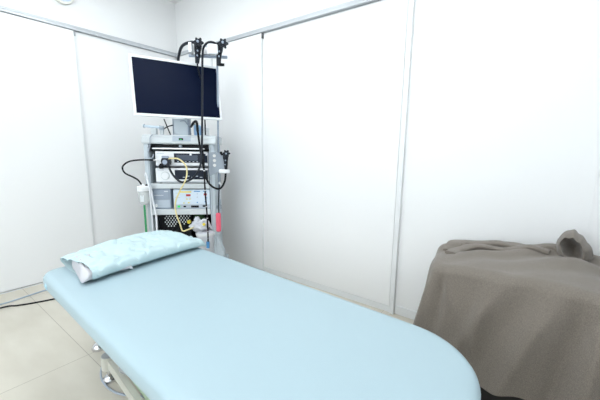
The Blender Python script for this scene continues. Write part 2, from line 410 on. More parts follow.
# ------------------------------------------------------------------ pillow
pl = thing('pillow', 'thin white pillow in a pale aqua disposable cover on the couch', 'pillow', (-1.80, -1.95, 0.607), math.atan2(.062, .70))
def pillow_mesh(L0, L1, W, T, seed, open_left=True, wrinkle=1.0, puff=0.0):
    bm = new(); NU, NV = 84, 64
    rings = []
    for i in range(NU+1):
        s = i/NU; x = L0+(L1-L0)*s
        e = 1.0
        th = T*(1-max(0, (s-.60)/.40)**2.0*.30)*(1-max(0, (s-.94)/.06)**2*.55)*(1-(max(0, (.10-s)/.10)**2)*(0.12 if open_left else .55))
        wf = W*(1 - .05*math.sin(PI*s))
        if not open_left: wf *= (1-max(0, (.10-s)/.10)**2*.10)
        ring = []; th0 = th
        for j in range(NV):
            a = 2*PI*j/NV; c, sn = math.cos(a), math.sin(a)
            yy = math.copysign(abs(c)**.75, c)*wf/2 + W/2
            if open_left: th = th0*(1-.42*(yy/W)*max(0, 1-s/.35))
            k = math.copysign(abs(sn)**.62, sn)
            zz = th*(.50+.50*k)
            if k < 0: zz = th*.5*(1-abs(k))*(1.0) 
            p = Vector((x, yy, 0))
            wv = .0065*noise.noise(Vector((x*6+seed, yy*10, 1)))+.006*noise.noise(Vector((x*16, yy*7+seed, 4)))
            cr = abs(noise.noise(Vector((x*9+yy*6, yy*16-x*4, seed))))
            zz += wrinkle*(wv - .015*max(0, .12-cr)/.12)*(1 if k > -.1 else 0)*min(1, th/.02)
            xo = x + .012*noise.noise(Vector((yy*9, zz*30, seed)))*(1-s)
            xo += (yy/W)*(.035 if open_left else .10)*(1-s)
            ring.append(bm.verts.new((xo, yy + .004*noise.noise(Vector((x*12, zz*20, seed))), max(.0008, zz))))
        rings.append(ring)
    for a, b in zip(rings, rings[1:]):
        for j in range(NV): bm.faces.new((a[j], a[(j+1) % NV], b[(j+1) % NV], b[j]))
    if not open_left: bm.faces.new(rings[0])
    bm.faces.new(rings[-1])
    return bm
cv = obj('pillow_cover', pillow_mesh(0.063, .745, .415, .098, 3.1), 'pillow', pl, True)
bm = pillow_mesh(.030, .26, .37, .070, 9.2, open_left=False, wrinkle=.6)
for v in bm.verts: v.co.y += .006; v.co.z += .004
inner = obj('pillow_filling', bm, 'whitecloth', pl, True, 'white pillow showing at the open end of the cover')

# ------------------------------------------------------------------ blanket over a covered piece of furniture
poly = [Vector((-.19, -3.11)), Vector((-.64, -3.16)), Vector((-.80, -3.93)), Vector((-.05, -3.93))]
def Tz(x, y):
    a = min(1, max(0, (-3.10-y)/.55)); b = min(1, max(0, (-3.72-y)/.14)); b = b*b*(3-2*b)
    f = min(1, max(0, (x+.80)/.7))
    return .650 + .085*a**.7 + .025*f - .045*b*f
def Ztop(x, y):
    q = (x+.05)*.75+(y+3.7)*.45
    return Tz(x, y) + .012*noise.noise(Vector((x*5+y*2, y*7, 2))) + .011*math.sin(q*40+2*noise.noise(Vector((x*4, y*4, 0))))*min(1, max(0, (x+.65)/.3))
def rounded_poly(poly, r, n):
    out = []
    m = len(poly)
    for i in range(m):
        p0, p1, p2 = poly[i-1], poly[i], poly[(i+1) % m]
        a = p1+(p0-p1).normalized()*r; b = p1+(p2-p1).normalized()*r
        for k in range(9):
            t = k/8; out.append(a*(1-t)**2+p1*2*t*(1-t)+b*t*t)
    L = [0]
    for i in range(len(out)): L.append(L[-1]+(out[(i+1) % len(out)]-out[i]).length)
    res = []; tot = L[-1]; j = 0
    for k in range(n):
        s = tot*k/n
        while L[j+1] < s: j += 1
        t = (s-L[j])/(L[j+1]-L[j]); res.append(out[j].lerp(out[(j+1) % len(out)], t))
    return res
NB = 300
outl = rounded_poly(poly, .09, NB)
cen = Vector((-.42, -3.47))
def outn(i):
    d = outl[(i+1) % NB]-outl[i-1]; d.normalize()
    nrm = Vector((d.y, -d.x))
    return nrm if nrm.dot(outl[i]-cen) > 0 else -nrm
EI = .055
def blanket():
    bm = new(); rings = []
    NR = 26
    for r in range(1, NR+1):                       # top
        s = r/NR
        ring = []
        for i in range(NB):
            p = cen.lerp(outl[i]-outn(i)*EI, s)
            z = Ztop(p.x, p.y)
            ring.append(bm.verts.new((p.x, p.y, z)))
        rings.append(ring)
    edge = rings[-1]
    NS = 56
    for r in range(1, NS+1):                       # sides
        t = r/NS
        ring = []
        for i in range(NB):
            n = outn(i); p = outl[i]
            z0 = edge[i].co.z
            th = i/NB*2*PI
            hem = .218 + .02*math.sin((p.y+3.3)*14)+.012*noise.noise(Vector((p.x*8, p.y*8, 5)))
            left = max(0, 1-abs(p.y+3.13)/.10)           # side towards the couch hangs lower
            hem = hem*(1-left)+.03*left
            if t < .22:
                a = t/.22*PI/2; off = -EI*(1-math.sin(a)); zz = z0 - EI*.8*(1-math.cos(a))
            else:
                tt = (t-.22)/.78; zt = z0-EI*.8; zz = zt+(hem-zt)*tt; off = 0
            drop = max(0, (z0-zz)/.6)
            wallside = 1.0 if (n.x > .5 or n.y < -.5) else 0.0
            perim = i/NB*2.5
            fold = .038*drop*(noise.noise(Vector((perim*5.2, zz*.7, 7))))+.018*drop*noise.noise(Vector((perim*13, zz*1.6, 3)))
            rid = abs(noise.noise(Vector((perim*6+zz*2.2, zz*1.3+perim, 21))))
            fold -= .007*max(0, .2-rid)/.2*min(1, drop*5)
            fold += .006*noise.noise(Vector((perim*4+zz*3, zz*5-perim*3, 11)))*min(1, drop*5)
            if n.x < -.6:                                    # front: soft creases fanning down from the gathered corner
                dd = min(1, drop*3.2)
                def g(yc0, yc1, wd): return math.exp(-((p.y-(yc0+(yc1-yc0)*drop))/wd)**2)
                fold += dd*(.036*g(-3.68, -3.50, .042) - .030*g(-3.76, -3.66, .034) + .040*g(-3.82, -3.77, .036) - .030*g(-3.88, -3.85, .03) - .020*g(-3.59, -3.36, .05) + .020*g(-3.5, -3.25, .034) + .014*g(-3.42, -3.40, .03))
                fold += min(1, drop*5)*(.020*g(-3.195, -3.150, .022) - .018*g(-3.235, -3.20, .022))
            off += .060*drop*(1-wallside) + fold*(1-wallside*.75) + .05*left*drop
            q = p + n*off
            q.x = min(q.x, -.014); q.y = max(q.y, Y0+.014)
            ring.append(bm.verts.new((q.x, q.y, zz)))
        rings.append(ring)
    c = bm.verts.new((cen.x, cen.y, Ztop(cen.x, cen.y)))
    for i in range(NB): bm.faces.new((c, rings[0][i], rings[0][(i+1) % NB]))
    for a, b in zip(rings, rings[1:]):
        for i in range(NB): bm.faces.new((a[i], b[i], b[(i+1) % NB], a[(i+1) % NB]))
    return bm
bl = obj('blanket', blanket(), 'fleece', None, True)
tag(bl, 'taupe grey fleece blanket draped over furniture in the right corner', 'blanket')
# doubled edge lying along the back
def ribbon(path, widthv, thick, wave=0):
    bm = new(); P = smooth_path(path, 14); rings = []
    for p in P: p.z = Ztop(p.x, p.y)+wave
    for i, p in enumerate(P):
        d = (P[min(i+1, len(P)-1)]-P[max(i-1, 0)]).normalized()
        ss = d.cross(Vector((0, 0, 1))).normalized()
        ring = []
        for k in range(16):
            a = 2*PI*k/16
            ww = widthv*(1+.15*noise.noise(p*6)); 
            ring.append(bm.verts.new(p + ss*ww*math.copysign(abs(math.cos(a))**.6, math.cos(a)) + Vector((0, 0, 1))*thick*math.copysign(abs(math.sin(a))**.7, math.sin(a))))
        rings.append(ring)
    for a, b in zip(rings, rings[1:]):
        for k in range(16): bm.faces.new((a[k], a[(k+1) % 16], b[(k+1) % 16], b[k]))
    bm.faces.new(rings[0][::-1]); bm.faces.new(rings[-1])
    return bm
def Z(x, y, dz): return (x, y, Ztop(x, y)+min(dz, .003))
def xe(y): return -.05-.171*(y+3.93)
obj('folded_hem', ribbon([Z(-.37, -3.195, 0), Z(xe(-3.22)-.075, -3.215, 0), Z(xe(-3.30)-.075, -3.30, 0), Z(xe(-3.42)-.08, -3.42, 0), Z(xe(-3.55)-.085, -3.55, 0), Z(xe(-3.66)-.10, -3.66, 0), Z(-.24, -3.72, 0)], .038, .012, .000), 'fleece', bl, True)
obj('folded_hem', ribbon([Z(-.44, -3.215, 0), Z(-.36, -3.235, 0), Z(xe(-3.31)-.13, -3.31, 0), Z(xe(-3.42)-.135, -3.42, 0), Z(xe(-3.54)-.14, -3.54, 0), Z(-.27, -3.64, 0)], .030, .011, .003), 'fleece', bl, True)
# gathered loop of cloth at the corner
def loop_cloth():
    bm = new()
    c = Vector((-.30, -3.722, .780)); rt = Vector((-.09, -.996, 0)); fw = Vector((.996, -.09, 0)); up = Vector((0, 0, 1))
    rim = [(-.046, .020), (-.040, .046), (-.018, .060), (.008, .054), (.030, .030), (.042, -.004), (.040, -.036), (.022, -.052), (-.004, -.046), (-.028, -.022)]
    outer = [(-.078, .004), (-.066, .050), (-.024, .098), (.014, .088), (.054, .050), (.088, .000), (.096, -.060), (.050, -.085), (-.010, -.080), (-.066, -.050)]
    n = 60
    def curve(pts):
        P = smooth_path([(a, b, 0) for a, b in pts]+[(pts[0][0], pts[0][1], 0)], 6); return P[:n]
    Rm, Ou = [p*1.22 for p in curve(rim)], curve(outer)
    def ring(f):
        out = []
        for i in range(n):
            x, z, d = f(i)
            out.append(bm.verts.new(c+rt*x+up*z+fw*d))
        return out
    L = []
    def lerp(i, t, sc=1): return Rm[i].lerp(Ou[i], t)*sc*.84
    for t, d, sc in ((1.0, .16, .90), (1.0, .10, 1.0), (.85, .055, 1), (.55, .022, 1), (.25, .003, 1), (.08, -.004, 1), (-.06, -.002, 1), (-.10, .008, 1)):
        L.append(ring(lambda i: (lerp(i, t, sc).x, lerp(i, t, sc).y+.004*math.sin(i*.9), d)))
    for sc, d in ((.86, .03), (.66, .06), (.40, .09), (.12, .11)):
        L.append(ring(lambda i: (Rm[i].x*sc*.84+.01*(1-sc), Rm[i].y*sc*.84, d)))
    for a, b in zip(L, L[1:]):
        for i in range(n): bm.faces.new((a[i], a[(i+1) % n], b[(i+1) % n], b[i]))
    bm.faces.new(L[0][::-1]); bm.faces.new(L[-1])
    return bm
obj('gathered_loop', loop_cloth(), 'fleece', bl, True)
# furniture under it
cab = thing('covered_cabinet', 'low black furniture hidden under the taupe blanket, only its base showing', 'cabinet', (0, 0, 0), 0)
inner_poly = [cen.lerp(p, .84) for p in rounded_poly(poly, .08, 60)]
obj('body', prism(new(), [(p.x, p.y) for p in inner_poly], 'z', .25, .60), 'grey_cloth_body', cab)
bm = new(); prism(bm, [(p.x, p.y) for p in [cen.lerp(q, .93) for q in rounded_poly(poly, .06, 60)]], 'z', .03, .249)
obj('base', bm, 'grey_cloth_body', cab)
for q in [cen.lerp(p, .75) for p in poly]:
    bm = new(); cyl(bm, (q.x, q.y, .0155), .025, .025, .029, 'z', 20, .003); obj('leg', bm, 'black', cab, True)

# ------------------------------------------------------------------ endoscopy cart (local x right, y away from the camera side, z up)
CL = Vector((-0.7126, -1.0803, 0)); CR = math.atan2(-.721, .693)
def cart_thing(name, label, cat, group=None): return thing(name, label, cat, CL, CR, group)
def cart_obj(name, bm, m, label, cat, smooth=True, group=None):
    o = obj(name, bm, m, None, smooth); o.location = CL; o.rotation_euler = (0, 0, CR); return tag(o, label, cat, group)
cart = cart_thing('equipment_cart', 'tall pale grey medical equipment cart standing in the room corner', 'medical cart')
for s in (-1, 1):
    x0, x1 = (-.292, -.250) if s < 0 else (.246, .288)
    bm = new(); box(bm, x0, x1, .0, .05, .22, 1.285, .006); box(bm, x0+.008, x1-.008, .05, .38, .22, 1.285); box(bm, x0, x1, .38, .42, .22, 1.285, .004)
    sp = obj('side_panel', bm, 'cart', cart)
    xg = -.262 if s < 0 else .258
    bm = new(); box(bm, xg, xg+.004, -.001, .0, .30, 1.25); obj('slot', bm, 'cartdark', sp)
bm = new()
prism(bm, [(.289, .46), (.352, .30), (.352, .159), (.289, .159)], 'y', .0, .10); obj('side_foot', bm, 'cart', cart)
bm = new()
prism(bm, [(-.293, .46), (-.352, .30), (-.352, .159), (-.293, .159)], 'y', .0, .10); obj('side_foot', bm, 'cart', cart)
bm = new(); box(bm, -.35, .35, -.04, .40, .085, .158, .012); obj('base', bm, 'cart', cart)
for cx in (-.31, .31):
    for cy in (0.0, .38):
        bm = new(); cyl(bm, (cx, cy, .038), .037, .037, .03, 'x', 24, .004); box(bm, cx-.022, cx+.022, cy-.016, cy+.016, .052, .084, .003)
        obj('caster', bm, 'black', cart, True)
for (z0, z1, y0) in ((.893, .938, -.012), (.662, .7125, -.012), (.22, .26, 0)):
    bm = new(); box(bm, -.249, .245, y0, .40, z0, z1, .005); box(bm, -.249, .245, y0-.002, y0-.0005, z0+.012, z0+.016)
    obj('shelf', bm, 'cartlight' if z0 > .3 else 'cart', cart)
bm = new(); box(bm, -.249, .245, .405, .415, .26, 1.27); obj('back_panel', bm, 'black', cart)
# top housing
bm = new(); prism(bm, [(-.012, 1.276), (-.020, 1.284), (-.014, 1.326), (.02, 1.352), (.40, 1.352), (.42, 1.34), (.42, 1.276)], 'x', -.300, .306)
bmesh.ops.bevel(bm, geom=bm.edges[:], offset=.004, segments=2, affect='EDGES'); top = obj('top_housing', bm, 'cartlight', cart)
bm = new(); prism(bm, [(-.0245, 1.300), (-.0165, 1.330), (.0, 1.3425), (.006, 1.334), (-.012, 1.31)], 'x', -.048, .100); obj('switch_panel', bm, 'bluegrey2', top)
bm = new(); box(bm, .005, .040, -.0275, -.021, 1.308, 1.325, .001); sw = obj('switch', bm, 'black', top)
bm = new(); box(bm, .014, .030, -.0290, -.0276, 1.311, 1.317); obj('power_lamp', bm, 'greenlamp', top)
# sliding keyboard tray: dark runner, pale tray
bm = new(); box(bm, -.238, .234, .03, .40, 1.244, 1.272, .003); box(bm, -.249, -.225, -.006, .03, 1.215, 1.262, .003); box(bm, .212, .243, -.010, .03, 1.222, 1.268, .006)
tr = obj('drawer_runner', bm, 'black', cart)
bm = new(); box(bm, -.222, .208, -.008, .36, 1.2305, 1.243, .003); obj('keyboard_drawer', bm, 'alu', cart)
bm = new(); cyl(bm, (.012, -.004, 1.258), .011, .011, .03, 'y', 16); obj('drawer_knob', bm, 'cartdark', cart, True)
# monitor column and arm
bm = new(); box(bm, -.03, .03, .30, .36, 1.352, 1.75, .006); box(bm, -.022, .022, .16, .30, 1.69, 1.73, .004); box(bm, -.05, .05, .135, .16, 1.64, 1.78, .004)
obj('monitor_arm', bm, 'cart', cart)
# scope hanger on a pole
bm = new(); tube(bm, [(.308, .06, .62), (.330, .06, 2.03)], .0080, 12, smooth=False); obj('hanger_pole', bm, 'bluegrey', cart, True)
bm = new(); box(bm, .288, .332, .045, .075, .70, .73, .003); box(bm, .288, .335, .045, .075, 1.18, 1.21, .003); obj_split('pole_clamp', bm, 'cartdark', cart)
bm = new(); box(bm, .120, .425, -.062, -.046, 1.968, 1.990, .003); box(bm, .333, .347, -.046, .055, 1.972, 1.986); obj('hanger_bar', bm, 'bluegrey', cart)
bm = new(); tube(bm, [(.300, -.05, 2.055), (.300, -.05, 1.90)], .007, 10, smooth=False); box(bm, .235, .30, -.072, -.050, 1.992, 2.006, .002); box(bm, .22, .36, -.045, -.03, 1.992, 2.05, .003)
obj('hanger_bracket', bm, 'alu_light', cart, True)
bm = new(); box(bm, .138, .163, -.150, -.060, 1.980, 2.055, .006); obj('scope_holder', bm, 'white', cart)
bm = new(); box(bm, .290, .366, -.190, -.162, 1.966, 2.038, .008); box(bm, .290, .330, -.163, -.060, 1.985, 2.0, .004); obj('scope_holder', bm, 'white', cart)
# lower scope holder plate with three round holes
bm = new(); prism(bm, [(.242, 1.205), (.300, 1.215), (.372, 1.190), (.372, 1.060), (.335, 1.045), (.242, 1.0)], 'y', -.012, -.004); hp = obj('holder_plate', bm, 'cartdark', cart)
for z in (1.180, 1.139, 1.098):
    bm = new(); cyl(bm, (.292, -.0135, z), .0135, .0135, .003, 'y', 20); obj('plate_disc', bm, 'hole', hp, True)
bm = new(); box(bm, .332, .420, -.070, -.015, 1.032, 1.066, .008); obj('scope_cup', bm, 'alu_light', cart)

# monitor: corners measured in the room
mp = [Vector((-1.045, -1.001, 1.934)), Vector((-.382, -1.250, 1.935)), Vector((-1.081, -1.075, 1.480)), Vector((-.449, -1.281, 1.488))]
mc = sum(mp, Vector())/4
ex = ((mp[1]-mp[0])+(mp[3]-mp[2])).normalized(); ez = ((mp[0]-mp[2])+(mp[1]-mp[3])); ez = (ez-ex*ez.dot(ex)).normalized(); ey = ez.cross(ex)
mon = thing('monitor', 'white framed flat screen monitor with dark screen above the cart', 'monitor', mc)
mon.rotation_euler = Matrix((ex, ey, ez)).transposed().to_euler()
hw, hh = .342, .229
bm = new()
box(bm, -hw, hw, -.012, .012, hh-.018, hh, .003); box(bm, -hw, hw, -.012, .012, -hh, -hh+.020, .003)
box(bm, -hw, -hw+.018, -.012, .012, -hh+.01, hh-.01, .003); box(bm, hw-.016, hw, -.012, .012, -hh+.01, hh-.01, .003)
obj('bezel', bm, 'white', mon)
obj('screen', box(new(), -hw+.017, hw-.015, -.006, .004, -hh+.019, hh-.017), 'screen', mon)
bm = new(); box(bm, -hw+.01, hw-.01, .0125, .045, -hh+.01, hh-.01, .01); box(bm, -.10, .10, .045, .065, -.09, .09, .006); obj('housing', bm, 'white', mon)

# video processor and light source
def device(name, label, z0, z1, x0, x1, kind):
    t = cart_thing(name, label, 'medical device', 'white units on the cart')
    bm = new(); box(bm, x0, x1, -.004, .38, z0, z1, .006, 2); obj('case', bm, 'white', t)
    bm = new(); box(bm, -.046, x1-.004, -.0075, -.0045, z0+.030, z1-.016, .001); pn = obj('front_panel', bm, 'panelglass', t)
    if kind == 0:
        bm = new(); box(bm, -.025, .150, -.0088, -.0078, z0+.048, z1-.030); obj('display', bm, 'panelglass2', pn)
        for x in (.085, .218):
            bm = new(); box(bm, x, x+.016, -.0095, -.0078, z1-.032, z1-.018); obj('button', bm, 'white', pn)
        for k in range(6):
            bm = new(); box(bm, -.02+.032*k, -.008+.032*k, -.0095, -.0078, z0+.036, z0+.042); obj('button', bm, 'bluegrey2', pn)
    else:
        for k in range(5):
            bm = new(); box(bm, 0.02+.036*k, .040+.036*k, -.0095, -.0078, z0+.045+.01*(k % 2), z0+.052+.01*(k % 2)); obj('button', bm, 'bluegrey2', pn)
    bm = new(); box(bm, x0+.004, x1-.004, -.009, -.0045, z0+.006, z0+.010); obj('groove', bm, 'cartdark', t)
    bm = new()
    for k in range(5): box(bm, x0+.018+.011*k, x0+.026+.011*k, -.0052, -.0044, z1-.020, z1-.016)
    obj('small_print', bm, 'bluegrey2', t)
    for sx in (x0+.03, x1-.03):
        bm = new(); cyl(bm, (sx, .03, z0-.004), .012, .012, .008, 'z', 16); cyl(bm, (sx, .34, z0-.004), .012, .012, .008, 'z', 16); obj_split('foot', bm, 'black', t)
    return t
dv = device('video_processor', 'white video processor with dark display, upper of the two white units on the cart', 1.088, 1.213, -.200, .236, 0)
bm = new(); cyl(bm, (-.150, -.012, 1.096), .016, .016, .02, 'y', 20, .002); obj('socket', bm, 'black', dv, True)
dv = device('light_source', 'white light source with pale round knob, lower of the two white units on the cart', .944, 1.071, -.205, .236, 1)
bm = new(); cyl(bm, (-.125, -.011, 1.005), .030, .028, .014, 'y', 32, .002); obj('knob', bm, 'white', dv, True)
bm = new(); cyl(bm, (-.125, -.006, 1.005), .036, .036, .006, 'y', 32); obj('knob_ring', bm, 'cartlight', dv, True)

# recorder tower
t = cart_thing('recorder_unit', 'blue grey recorder box on the cart shelf left of the electrosurgical unit', 'medical device')
t.scale = (1, 1, 1.14); t.location.z = .7135-.7235*1.14
bm = new(); box(bm, -.245, -.090, -.002, .36, .7235, .880, .006); obj('case', bm, 'bluegrey', t)
bm = new(); box(bm, -.232, -.104, -.006, -.0025, .800, .868, .002); fp = obj('drive_bay', bm, 'bluegrey', t)
bm = new(); box(bm, -.235, -.100, -.006, -.0025, .735, .795, .002); obj('front_door', bm, 'bluegrey2', t)
bm = new(); box(bm, -.225, -.15, -.0075, -.0062, .828, .832); obj('disc_slot', bm, 'cartlight', fp)
bm = new(); box(bm, -.142, -.110, -.0075, -.0062, .856, .864); obj('badge', bm, 'cartlight', fp)
bm = new(); cyl(bm, (-.212, -.012, .752), .012, .012, .014, 'y', 20, .002); obj('knob', bm, 'white', t, True)
# electrosurgical unit
t = cart_thing('electrosurgical_unit', 'pale blue electrosurgical unit with red displays and yellow buttons on the cart', 'medical device')
t.scale = (1, 1, 1.14); t.location.z = .7135-.7235*1.14
bm = new(); box(bm, -.070, .243, -.002, .36, .724, .874, .006); obj('case', bm, 'lightblue', t)
bm = new(); box(bm, -.068, .241, -.006, -.0025, .728, .757, .002); cp = obj('connector_strip', bm, 'bluegrey2', t)
bm = new(); box(bm, -.066, .240, -.0055, -.0025, .760, .870, .002); fp = obj('control_panel', bm, 'lightblue', t)
def dots(parent, m, name, items, z='box'):
    for (x0, x1, z0, z1) in items:
        bm = new(); box(bm, x0, x1, -.0085, -.0058, z0, z1, .0008); obj(name, bm, m, parent)
dots(fp, 'yellow', 'yellow_stripe', [(-.015, .085, .851, .860)])
dots(fp, 'blue', 'blue_stripe', [(.108, .160, .857, .864), (.185, .215, .857, .864)])
dots(fp, 'red', 'red_display', [(.040, .078, .822, .838), (.190, .216, .828, .844)])
dots(fp, 'yellow', 'yellow_button', [(.040, .052, .796, .804), (.066, .078, .796, .804), (.012, .024, .766, .773), (.052, .068, .768, .776)])
dots(fp, 'blue', 'blue_button', [(.206, .218, .805, .813), (.196, .208, .775, .783), (.128, .139, .770, .778)])
dots(fp, 'bluegrey2', 'grey_button', [(.130, .140, .838, .844), (.130, .140, .812, .818), (-.05, -.02, .845, .848), (-.05, -.01, .812, .815)])
dots(cp, 'greenlamp', 'power_switch', [(-.036, -.014, .735, .750)])
dots(cp, 'black', 'socket', [(.014, .036, .737, .748), (.078, .145, .734, .750), (.178, .208, .738, .752)])
# flat items on top of the unit
cart_obj('cable_bundle', tube(new(), [(-.06, .02, .8895), (0, .03, .8885), (.05, .02, .8885), (.10, .04, .8885), (.16, .03, .8885), (.22, .02, .8885)], .0032, 8), 'black', 'thin dark cable lying on top of the electrosurgical unit', 'cable')

# ------------------------------------------------------------------ items in the bottom bay
t = cart_thing('suction_pump', 'black suction unit with perforated dotted front in the bottom bay of the cart', 'medical device')
bm = new(); box(bm, -.215, .06, .06, .36, .2605, .655, .008); cs = obj('case', bm, 'black', t)
bm = new()
for i in range(9):
    for j in range(6):
        x = -.165+.025*i + (.0125 if j % 2 else 0); z = .545+.018*j
        if (abs(x+.115)/.060)**2+((z-.595)/.06)**2 < 1.1 or ((x-.002)/.052)**2+((z-.61)/.045)**2 < 1.1:
            cyl(bm, (x, .0585, z), .0062, .0062, .002, 'y', 10)
obj('perforated_grille', bm, 'cartlight', t)
bm = new(); cyl(bm, (.045, .045, .585), .016, .016, .03, 'y', 20, .003); obj('yellow_cap', bm, 'yellow', t, True)
bm = new()
for k in range(6): tube(bm, [(-.20+.05*k, .052, .53), (-.17+.05*k, .045, .50), (-.14+.05*k, .052, .52)], .006, 8)
obj('hose_coil', bm, 'black', t, True)
def blob(bm, c, r, seed, amp=.15, sub=4):
    res = bmesh.ops.create_icosphere(bm, subdivisions=sub, radius=1)
    for v in res['verts']:
        d = v.co.normalized(); k = 1+amp*noise.noise(d*1.8+Vector((seed, 0, 0)))+amp*.5*noise.noise(d*5+Vector((seed, 3, 0)))
        v.co = Vector(c)+Vector((d.x*r[0]*k, d.y*r[1]*k, d.z*r[2]*k))
    return bm
cart_obj('green_bag', blob(new(), (.122, .12, .612), (.052, .045, .045), 2), 'darkgreen', 'dark green soft bag beside the black suction unit', 'bag')
t = cart_thing('suction_canister', 'cloudy white suction canister wrapped in a plastic bag in the cart bottom bay', 'canister')
bm = new(); lathe(bm, (.190, .02, .2605), [(.070, 0), (.078, .01), (.080, .20), (.084, .21), (.084, .235), (.075, .25), (.03, .262), (.03, .275)]); obj('jar', bm, 'cloudy', t, True)
bm = new(); lathe(bm, (.190, .02, .2605), [(.086, .212), (.087, .215), (.087, .232), (.086, .236)]); obj('lid', bm, 'white', t, True)
bm = new(); blob(bm, (.150, -.02, .565), (.075, .06, .050), 5, .35); blob(bm, (.13, -.02, .605), (.028, .03, .040), 8, .3); obj('plastic_bag', bm, 'cloudy', t, True)
bm = new(); cyl(bm, (.196, -.075, .588), .012, .012, .02, 'y', 16, .002); obj('yellow_cap', bm, 'yellow', t, True)
bm = new(); cyl(bm, (.196, -.066, .40), .010, .010, .02, 'y', 16, .002); obj('orange_cap', bm, 'yellow', t, True)
bm = new(); tube(bm, [(.165, -.055, .60), (.19, -.05, .625), (.225, -.03, .60), (.245, .0, .53)], .008, 10); obj('hose', bm, 'tubewhite', t, True)

# ------------------------------------------------------------------ things on top of the cart
t = cart_thing('grey_control_box', 'grey upright box standing on top of the cart under the monitor', 'box')
bm = new(); box(bm, -.060, .060, .08, .16, 1.3525, 1.492, .005); obj('case', bm, 'cart', t)
bm = new(); box(bm, -.066, -.0605, .075, .16, 1.353, 1.492); box(bm, .0605, .067, .075, .16, 1.353, 1.492); obj('edge_strip', bm, 'bluegrey', t)
bm = new(); tube(bm, [(.0, .068, 1.472), (.038, .066, 1.474), (.061, .064, 1.447), (.092, .06, 1.432), (.128, .05, 1.447)], .0045, 8)
tag(obj('thin_cable', bm, 'bluegrey', None, True), 'thin grey cable looping off the upright grey box', 'cable').location = CL
bpy.data.objects['thin_cable'].rotation_euler = (0, 0, CR)
bm = new(); box(bm, .090, .150, .165, .205, 1.3525, 1.450, .010); t2 = cart_obj('blue_pack', bm, 'paleblue', 'sky blue plastic pack standing beside the grey upright box', 'pack', False)
bm = new(); box(bm, .165, .225, .15, .21, 1.3525, 1.43, .01); cart_obj('white_box', bm, 'white', 'small white box on top of the cart behind the hanging cords', 'box', False)
t = cart_thing('camera_head', 'pale horizontal camera head with grey collar on the cart top left end', 'camera')
bm = new(); tube(bm, [(-.290, .05, 1.423), (-.150, .05, 1.412)], .011, 12, smooth=False); obj('barrel', bm, 'lightblue', t, True)
bm = new(); cyl(bm, (-.294, .05, 1.4235), .015, .015, .012, 'x', 16, .002); cyl(bm, (-.150, .05, 1.408), .022, .018, .03, 'x', 16, .002); obj_split('collar', bm, 'bluegrey2', t, True)
bm = new(); box(bm, -.235, -.19, .03, .07, 1.3525, 1.408, .005); box(bm, -.165, -.135, .035, .065, 1.3525, 1.392, .004); obj_split('stand', bm, 'cartlight', t)
bm = new(); tube(bm, [(-.145, .11, 1.49), (-.12, .11, 1.42), (-.095, .11, 1.353)], .005, 8)
cart_obj('antenna_rod', bm, 'black', 'thin black rod leaning on the cart top, steeper of two crossing', 'rod')
bm = new(); tube(bm, [(-.175, .09, 1.358), (-.149, .09, 1.400), (-.106, .09, 1.426), (-.062, .072, 1.437)], .005, 8)
cart_obj('curved_cable', bm, 'black', 'short black cable curving up beside the camera head on the cart top', 'cable')
bm = new(); tube(bm, [(-.200, -.028, 1.35), (-.224, -.03, 1.325), (-.226, -.04, 1.256), (-.243, -.05, 1.182), (-.224, -.05, 1.152), (-.205, -.045, 1.165), (-.203, -.04, 1.19)], .004, 8)
cart_obj('hanging_lead', bm, 'cordgrey', 'thin grey lead hanging down the cart front left corner', 'cable')

# ------------------------------------------------------------------ endoscopes
def knob_cluster(parent, c, m='navyrubber', sc=1.0):
    # two star wheels stacked in front of the control body
    for k, (rr, dy, ph) in enumerate(((.026, 0, 0), (.021, -.013, .5))):
        bm = new(); n = 6; N = 48
        A = []; B = []
        for i in range(N):
            a = 2*PI*i/N; r = rr*sc*(1+.20*math.cos(n*a+ph))
            A.append(bm.verts.new((c[0]+r*math.cos(a), c[1]+dy*sc, c[2]+r*math.sin(a))))
            B.append(bm.verts.new((c[0]+r*math.cos(a), c[1]+(dy-.009)*sc, c[2]+r*math.sin(a))))
        bm.faces.new(A[::-1]); bm.faces.new(B)
        for i in range(N): bm.faces.new((A[i], A[(i+1) % N], B[(i+1) % N], B[i]))
        obj('control_wheel', bm, m, parent)
    bm = new(); cyl(bm, (c[0], c[1]-.028*sc, c[2]), .007*sc, .006*sc, .012*sc, 'y', 14, .001); obj('wheel_hub', bm, 'bluegrey', parent)
def scope(label, c, down, lean=0.0, wheels=1, tip='chrome', sc=1.0):
    """c: top of control section in cart coordinates"""
    t = cart_thing('endoscope', label, 'endoscope', None)
    x, y, z = c
    bm = new()
    tube(bm, [(x, y, z), (x+lean*.3, y, z-.05), (x+lean*.7, y, z-.11), (x+lean, y, z-down)], .02, 16, radii=lambda q: sc*(.021-.009*q+.004*math.sin(PI*min(1, q*2))))
    body = obj('control_body', bm, 'navyrubber', t, True)
    knob_cluster(t, (x+.010*wheels, y-.022*sc, z-.010), sc=sc)
    for k in range(4):
        a = [(-.014, .010), (.0, .016), (.013, .006), (-.004, .022)][k]
        bm = new(); cyl(bm, (x+a[0], y-.022*sc, z-.050-k*.018), .0065, .0055, .012, 'y', 12, .001); obj('button', bm, ['black', 'bluegrey', 'black', 'bluegrey'][k], body, True)
    bm = new(); cyl(bm, (x+a[0]*.2, y, z+.006), .012, .009, .016, 'z', 14, .002); obj('top_button', bm, 'bluegrey', body, True)
    return t
a = scope('dark endoscope hanging at the left end of the hanger bar', (.204, -.095, 2.068), .155, -.012, sc=1.3)
bm = new(); tube(bm, [(.200, -.10, 2.045), (.174, -.11, 2.064), (.124, -.085, 2.066), (.063, -.02, 2.056), (.022, .05, 2.015), (-.006, .12, 1.952), (-.006, .14, 1.742), (.03, .15, 1.50), (.05, .20, 1.37)], .0125, 12, radii=lambda q: .0115); obj('universal_cord', bm, 'navyrubber', a, True)
